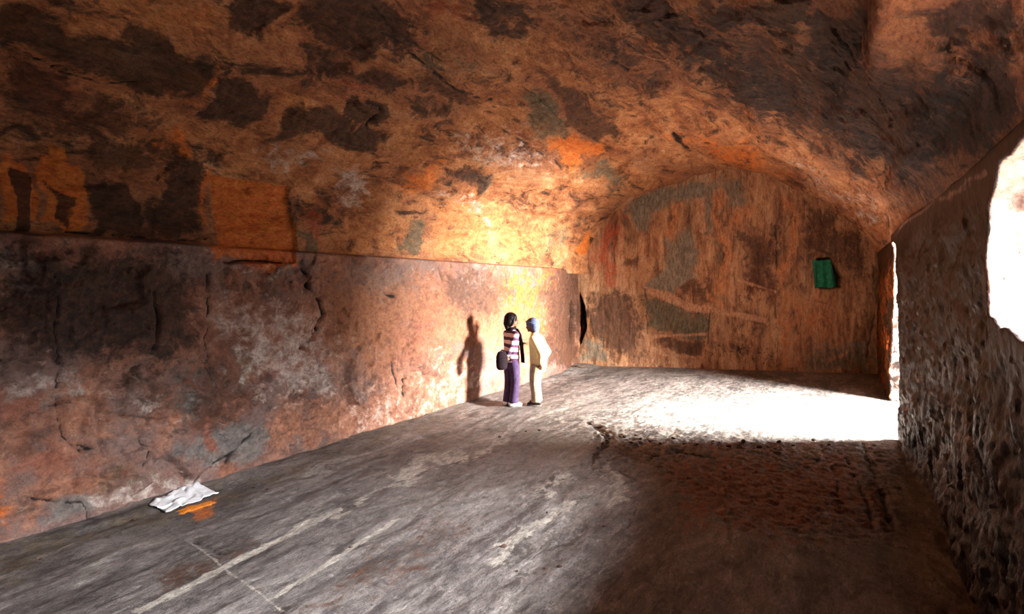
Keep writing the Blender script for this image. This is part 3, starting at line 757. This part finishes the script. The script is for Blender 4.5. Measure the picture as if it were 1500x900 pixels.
IMG_RIGHT = math.atan2(SY, CY)                 # heading that runs along the picture's right-hand side
def shoe(parent, y, x, mat, s=1.0, yaw=0.0):
    R = Matrix.Rotation(yaw, 3, 'Z')
    bm = bmesh.new()
    pts = [((-.075, 0, .052), .040), ((-.02, 0, .050), .040), ((.05, 0, .040), .036), ((.10, 0, .034), .030)]
    add_path(bm, [(Vector((x, y, 0)) + R @ (Vector(p) * s), r * s) for p, r in pts])
    add_cap(bm, Vector((x, y, 0)) + R @ Vector((-.055 * s, 0, .06 * s)), .038 * s, Vector((x, y, 0)) + R @ Vector((-.05 * s, 0, .095 * s)), .036 * s)
    o = fuse('shoe', bm, mat, parent, .008, 3)
    bm = bmesh.new()
    add_loft(bm, [((x, y, .0), .118 * s, .045 * s), ((x, y, .018 * s), .122 * s, .047 * s)], 20)
    bmesh.ops.rotate(bm, cent=(x, y, 0), matrix=R, verts=bm.verts)
    bmesh.ops.translate(bm, vec=R @ Vector((.012 * s, 0, 0)), verts=bm.verts)
    sole = bm_obj('sole', bm, M_sole, o)
    return o

# ------------------------------------------------------------------ person in the striped sweater (faces the doorway, half turned from the camera)
p = on_floor(749, 595); p.z = floor_h(p.x, p.y)
g1 = empty('person', p, IMG_RIGHT + math.radians(28))
tag(g1, 'standing person with long black hair, striped white and purple sweater and purple trousers', 'person')
bm = bmesh.new()
add_head(bm, (.015, 0, 1.300), 1.0)
add_cap(bm, (-.01, 0, 1.12), .050, (.0, 0, 1.26), .043)
add_loft(bm, [((0, 0, .70), .085, .115), ((0, 0, .85), .075, .105), ((0, 0, 1.0), .085, .12), ((0, 0, 1.10), .07, .125), ((0, 0, 1.16), .04, .06)])
R_EL, R_WR, L_EL, L_WR = (-.11, -.195, .90), (-.155, -.165, .785), (.05, .19, .90), (.20, .10, .93)
add_path(bm, [((0, -.145, 1.10), .042), (R_EL, .034), (R_WR, .024)])
add_path(bm, [((0, .145, 1.10), .042), (L_EL, .034), (L_WR, .024)])
add_hand(bm, R_WR, (-.25, .1, -1), (.3, 1, 0), (1, 0, 0), .88, 1.0)
add_hand(bm, L_WR, (.7, -.6, .2), (0, -.3, -1), (.2, .3, 1), .88, .6)
for y, kx in ((-.066, .03), (.066, .0)):
    add_path(bm, [((0, y, .72), .078), ((kx, y, .40), .053), ((kx - .03, y, .08), .036)]); add_cap(bm, (kx - .04, y, .045), .032, (kx + .06, y, .035), .026)
body = fuse('body', bm, M_skin, g1, .0065, 2)
eyes((.015, 0, 1.300), 1.0, g1)
bm = bmesh.new()
add_loft(bm, [((-.005, 0, .675), .118, .150), ((-.005, 0, .76), .122, .152), ((0, 0, .86), .106, .140), ((0, 0, 1.0), .108, .150), ((-.005, 0, 1.09), .092, .160), ((-.005, 0, 1.145), .062, .100), ((0, 0, 1.185), .052, .058)])
add_path(bm, [((-.005, -.145, 1.095), .056), (R_EL, .050), ((-.148, -.169, .812), .040)])
add_path(bm, [((-.005, .145, 1.095), .056), (L_EL, .050), ((.165, .122, .925), .040)])
fuse('sweater', bm, M_stripe, g1, .008, 3)
bm = bmesh.new()
add_loft(bm, [((0, 0, .58), .108, .140), ((0, 0, .70), .112, .144), ((0, 0, .765), .100, .136)])
for y, kx in ((-.070, .03), (.070, .0)):
    add_path(bm, [((0, y, .66), .092), ((kx * .6, y, .52), .080), ((kx, y, .38), .070), ((kx - .015, y, .22), .066)])
    add_loft(bm, [((kx - .012, y, .24), .066, .066), ((kx - .025, y, .14), .070, .066), ((kx - .028, y, .062), .076, .068)])
fuse('trousers', bm, M_purple, g1, .008, 3)
for y, x in ((-.066, .025), (.066, -.005)): shoe(g1, y, x, M_shoe_w, .92, math.radians(-8 if y < 0 else 8))
bm = bmesh.new()
add_ell(bm, (-.012, 0, 1.332), (.104, .092, .096)); add_ell(bm, (-.050, 0, 1.285), (.072, .086, .090))
add_path(bm, [((-.07, 0, 1.25), .062), ((-.078, -.01, 1.20), .038)])
for y in (-1, 1): add_path(bm, [((.02, y * .070, 1.36), .026), ((-.010, y * .082, 1.29), .022), ((-.03, y * .074, 1.235), .016)])
fuse('hair', bm, M_hair, g1, .007, 2)
bm = bmesh.new()
add_loft(bm, [((.055, -.075, 1.175), .016, .040), ((.098, -.085, 1.09), .018, .045), ((.122, -.090, .95), .018, .050), ((.140, -.092, .80), .018, .052), ((.150, -.094, .66), .016, .056)])
add_loft(bm, [((.065, .05, 1.165), .016, .036), ((.105, .05, 1.08), .018, .040), ((.125, .045, .95), .018, .044), ((.140, .04, .84), .016, .046)])
n = 16
ring = [Vector((.058 * math.cos(2 * math.pi * i / n) - .002, .066 * math.sin(2 * math.pi * i / n), 1.178 + .012 * math.cos(2 * math.pi * i / n))) for i in range(n + 1)]
add_path(bm, [(q, .024) for q in ring])
fuse('scarf', bm, M_scarf, g1, .008, 2)

# bag carried at the hip
bag = empty('hand_bag', (0, 0, 0))
tag(bag, 'small dark cloth bag hanging from the hand of the person in the striped sweater', 'bag')
mw = Matrix.Translation(p) @ Matrix.Rotation(g1.rotation_euler.z, 4, 'Z')
bag.matrix_world = mw @ Matrix.Translation((-.245, -.165, .585)) @ Matrix.Diagonal((1.1, 1.1, 1.5, 1))
bm = bmesh.new(); add_loft(bm, [((0, 0, 0), .050, .038), ((0, 0, .02), .078, .050), ((0, 0, .09), .086, .054), ((0, 0, .15), .070, .042), ((0, 0, .175), .050, .026)])
fuse('bag_body', bm, M_bag, bag, .007, 3)
bm = bmesh.new(); add_loft(bm, [((0, 0, .11), .088, .056), ((0, 0, .15), .076, .048), ((0, 0, .180), .052, .030)]); fuse('flap', bm, M_scarf, bag, .006, 2)
bm = bmesh.new(); add_path(bm, [((-.045, 0, .16), .008), ((-.030, 0, .175), .008), ((.012, 0, .195), .008), ((.035, 0, .175), .008), ((.048, 0, .16), .008)]); fuse('strap', bm, M_scarf, bag, .004, 1)

# ------------------------------------------------------------------ person in the cream jacket (faces the wall)
p2 = on_floor(787, 594); p2.z = floor_h(p2.x, p2.y)
g2 = empty('person', p2, IMG_RIGHT + math.pi - math.radians(22))
tag(g2, 'standing person in a blue-grey knit cap, cream jacket and khaki trousers', 'person')
hr = Matrix.Rotation(math.radians(6), 3, 'Y')
HC = (.085, 0, 1.215)
bm = bmesh.new()
add_head(bm, HC, .96, hr)
add_cap(bm, (.03, 0, 1.03), .050, (.06, 0, 1.17), .043)
add_loft(bm, [((-.01, 0, .66), .085, .11), ((.0, 0, .80), .075, .105), ((.015, 0, .94), .085, .12), ((.03, 0, 1.03), .07, .12), ((.04, 0, 1.08), .04, .06)])
L_EL, L_WR, R_EL, R_WR = (-.125, .195, .80), (-.105, .150, .645), (-.10, -.195, .80), (-.03, -.17, .66)
add_path(bm, [((.02, .14, 1.02), .042), (L_EL, .034), (L_WR, .024)]); add_path(bm, [((.02, -.14, 1.02), .042), (R_EL, .034), (R_WR, .024)])
add_hand(bm, L_WR, (.15, -.25, -1), (.3, -1, 0), (1, 0, 0), .85, .7); add_hand(bm, R_WR, (.3, .2, -1), (.3, 1, 0), (1, 0, 0), .85, .7)
for y, kx in ((.066, .02), (-.066, .05)):
    add_path(bm, [((-.01, y, .68), .078), ((kx, y, .38), .053), ((kx - .03, y, .08), .036)]); add_cap(bm, (kx - .04, y, .045), .032, (kx + .06, y, .035), .026)
fuse('body', bm, M_skin, g2, .0065, 2)
eyes(HC, .96, g2, hr)
bm = bmesh.new()
add_loft(bm, [((-.02, 0, .60), .122, .152), ((-.02, 0, .68), .130, .158), ((-.008, 0, .80), .122, .150), ((.012, 0, .93), .112, .154), ((.025, 0, 1.01), .094, .158), ((.035, 0, 1.065), .066, .105), ((.045, 0, 1.11), .054, .060)])
add_path(bm, [((.018, .14, 1.015), .060), (L_EL, .056), ((-.108, .156, .675), .044)]); add_path(bm, [((.018, -.14, 1.015), .060), (R_EL, .056), ((-.045, -.173, .69), .044)])
fuse('jacket', bm, M_cream, g2, .008, 3)
bm = bmesh.new()
add_loft(bm, [((-.01, 0, .52), .112, .145), ((-.012, 0, .62), .116, .148), ((-.012, 0, .70), .105, .14)])
for y, kx in ((.072, .02), (-.072, .05)):
    add_path(bm, [((-.01, y, .60), .096), ((kx * .6, y, .48), .086), ((kx, y, .36), .076), ((kx - .015, y, .22), .070)])
    add_loft(bm, [((kx - .012, y, .24), .070, .070), ((kx - .025, y, .14), .072, .068), ((kx - .028, y, .060), .076, .070)])
fuse('trousers', bm, M_khaki, g2, .008, 3)
for y, x in ((.070, .015), (-.070, .045)): shoe(g2, y, x, M_shoe_d, .92, math.radians(8 if y > 0 else -8))
bm = bmesh.new()
g = lambda x, y, z: Vector(HC) + hr @ Vector((x, y, z))
add_ell(bm, g(-.014, 0, .034), (.106, .090, .088), hr); add_ell(bm, g(-.046, 0, -.012), (.074, .086, .080), hr); add_cap(bm, g(-.05, 0, -.06), .058, g(-.045, 0, -.085), .050)
cp = fuse('knit_cap', bm, M_cap, g2, .007, 2)
bm = bmesh.new()
n = 22; rr = [g(.094 * math.cos(2 * math.pi * i / n) - .012, .086 * math.sin(2 * math.pi * i / n), .040 + .030 * math.cos(2 * math.pi * i / n)) for i in range(n + 1)]
add_path(bm, [(q, .013) for q in rr]); fuse('brim', bm, M_cap, cp, .006, 2)

# ------------------------------------------------------------------ white sheet on the floor by the left wall
M_sheet = plain('white_sheet', srgb(228, 231, 236), .7, srgb(248, 249, 252), 14, .3)
cA, cB, cC, cD = [np.array(on_floor(*q)[:2]) for q in ((219, 745), (284, 716), (321, 723), (243, 754))]
nu_, nv_ = 46, 24
a_, b_ = np.meshgrid(np.linspace(0, 1, nu_), np.linspace(0, 1, nv_), indexing='ij'); a_, b_ = a_.ravel(), b_.ravel()
qx = (cA[None] * ((1 - a_) * (1 - b_))[:, None] + cB[None] * (a_ * (1 - b_))[:, None] + cC[None] * (a_ * b_)[:, None] + cD[None] * ((1 - a_) * b_)[:, None])
qx += .025 * np.stack([fbm(a_ * 3, b_ * 2, 3, 400), fbm(a_ * 3, b_ * 2, 3, 410)], 1)
fold = .016 * np.abs(fbm(a_ * 3.2 + b_, b_ * 2.2, 3, 420)) + .012 * np.exp(-((b_ - .45 - .2 * np.sin(a_ * 5)) / .10) ** 2) + .014 * np.exp(-((a_ - .12 - .1 * b_) / .05) ** 2)
cx_, cy_ = qx.mean(0)
zb = np.array([floor_h(x, y) for x, y in qx])
sv = np.stack([qx[:, 0] - cx_, qx[:, 1] - cy_, zb + .010 + fold], 1)
sh = mesh_obj('white_sheet', sv, grid_faces(nu_, nv_, True), M_sheet)
sh.location = (cx_, cy_, 0)
so = sh.modifiers.new('thickness', 'SOLIDIFY'); so.thickness = .006
tag(sh, 'crumpled white sheet lying on the floor against the left wall', 'sheet')
# orange powder spilled beside it
M_powder = plain('orange_powder', srgb(206, 104, 22), .95, srgb(240, 156, 60), 60, .5)
c0 = on_floor(288, 744); bmv = []; n_r, n_t = 8, 40
pv = [(0, 0, .016)]
for r in range(1, n_r + 1):
    for k in range(n_t):
        t = 2 * math.pi * k / n_t; f = r / n_r
        rad = 1 + .35 * float(fbm(np.array([math.cos(t) * 1.6 + 3]), np.array([math.sin(t) * 1.6]), 3, 430)[0])
        lx, ly = .075 * rad * f * math.cos(t), .17 * rad * f * math.sin(t)
        pv.append((lx, ly, .016 * (1 - f ** 1.5) - .004 * (r == n_r)))
pv = np.array(pv); pv[:, 2] += [floor_h(c0.x + x, c0.y + y) for x, y, z in pv]
pf = [(0, 1 + k, 1 + (k + 1) % n_t) for k in range(n_t)]
tri = []
for r in range(n_r - 1):
    for k in range(n_t):
        a0, a1 = 1 + r * n_t + k, 1 + r * n_t + (k + 1) % n_t
        tri += [(a0, a0 + n_t, a1 + n_t), (a0, a1 + n_t, a1)]
po = mesh_obj('orange_powder', pv, np.array(pf + tri), M_powder); po.location = (c0.x, c0.y, 0)
po['kind'] = 'stuff'; tag(po, 'bright orange powder spilled on the floor beside the white sheet', 'powder')

# ------------------------------------------------------------------ green cloth over the hole in the end wall
M_green = plain('green_cloth', srgb(14, 74, 52), .85, srgb(28, 112, 78), 18, .3)
def on_back(px, py, off=0.0):
    r = ray(px, py); nrm = np.array([bn[0], bn[1]]); A = BA + nrm * off
    t = (nrm @ A) / (nrm @ r[:2]); return np.array([r[0] * t, r[1] * t, CAM_H + r[2] * t])
q00, q10, q11, q01 = on_back(1190, 381, .10), on_back(1216, 380, .10), on_back(1225, 420, .10), on_back(1193, 423, .10)
nu_, nv_ = 30, 30
a_, b_ = np.meshgrid(np.linspace(0, 1, nu_), np.linspace(0, 1, nv_), indexing='ij'); a_, b_ = a_.ravel(), b_.ravel()
gv = q00 * ((1-a_)*(1-b_))[:, None] + q10 * (a_*(1-b_))[:, None] + q11 * (a_*b_)[:, None] + q01 * ((1-a_)*b_)[:, None]
wv = .022 * np.sin(a_ * 15 + 2.0 * b_) * (.25 + b_) + .015 * fbm(a_ * 3, b_ * 3, 3, 440)
gv[:, 0] += bn[0] * wv; gv[:, 1] += bn[1] * wv
gv[:, 2] += .02 * np.sin(a_ * 7) * (b_ > .9) - .012 * np.sin(a_ * math.pi) * (1 - b_)
gc = mesh_obj('green_cloth', gv - q00, grid_faces(nu_, nv_, False), M_green); gc.location = q00
so = gc.modifiers.new('thickness', 'SOLIDIFY'); so.thickness = .012
tag(gc, 'dark green cloth hanging over a small hole in the end wall', 'cloth')

# ------------------------------------------------------------------ loose stones
rng = random.Random(5)
M_stone = plain('loose_stone', srgb(56, 42, 36), .85, srgb(104, 82, 70), 30, .6)
def stone_mesh(seed, flat):
    bm = bmesh.new(); bmesh.ops.create_icosphere(bm, subdivisions=2, radius=1)
    r = random.Random(seed); ax = [Vector((r.uniform(-1, 1), r.uniform(-1, 1), r.uniform(-1, 1))).normalized() for _ in range(9)]
    lim = [r.uniform(.55, .9) for _ in range(9)]
    for v in bm.verts:
        for a, l in zip(ax, lim):
            d = v.co.dot(a)
            if d > l: v.co -= a * (d - l)
        v.co.z = (v.co.z * flat) + flat * .78
    me = bpy.data.meshes.new('loose_stone'); bm.to_mesh(me); bm.free(); me.materials.append(M_stone)
    return me
sm = [stone_mesh(i, .6) for i in range(5)]
def put_stone(px, py, r, label, group):
    q = on_floor(px, py); o = bpy.data.objects.new('loose_stone', rng.choice(sm)); col.objects.link(o)
    o.location = (q.x, q.y, floor_h(q.x, q.y) - .15 * r); o.rotation_euler = (0, 0, rng.uniform(0, 6.3)); o.scale = (r, r * rng.uniform(.6, .95), r * rng.uniform(.6, 1))
    tag(o, label, 'stone', group); return o
L1, G1 = 'small dark loose stone on the floor along the edge of the sunlit patch', 'loose stones along the sunlit patch'
LC, GC = 'small dark loose stone lying beside the forked crack in the floor', 'loose stones beside the forked crack'
for k, (x, y) in enumerate([(866,620),(872,624),(878,630),(884,633),(889,636),(880,637),(893,641),(899,640),(908,641),(914,643),(887,646),(882,652),(890,655),(877,659),(870,664),(875,672),(930,640),(940,645),(924,650),(952,648),(968,652),(985,645),(1003,650),(1020,655),(1044,648),(1066,654),(1090,650),(1112,656),(1140,650),(1163,653),(1190,647),(1215,652)]):
    put_stone(x + rng.uniform(-2, 2), y + rng.uniform(-1.5, 1.5), rng.uniform(.018, .042), *((LC, GC) if k < 16 else (L1, G1)))
L2, G2 = 'small pebble lying on the grey floor away from the sunlit patch', 'pebbles on the grey floor'
for (x, y) in [(732,640),(738,802),(757,837),(800,832),(820,833),(801,752),(514,802),(372,714),(393,717),(195,763),(790,632),(770,632),(886,772),(60,820)]:
    put_stone(x, y, rng.uniform(.012, .026), L2, G2)
q = on_floor(848, 541)
o = bpy.data.objects.new('broken_stone', stone_mesh(77, .5)); col.objects.link(o)
o.location = (q.x + .05, q.y, floor_h(q.x + .05, q.y) - .01); o.scale = (.15, .08, .09); o.rotation_euler = (0, 0, IMG_RIGHT)
tag(o, 'low dark broken stone at the foot of the end wall below the black slit', 'stone')
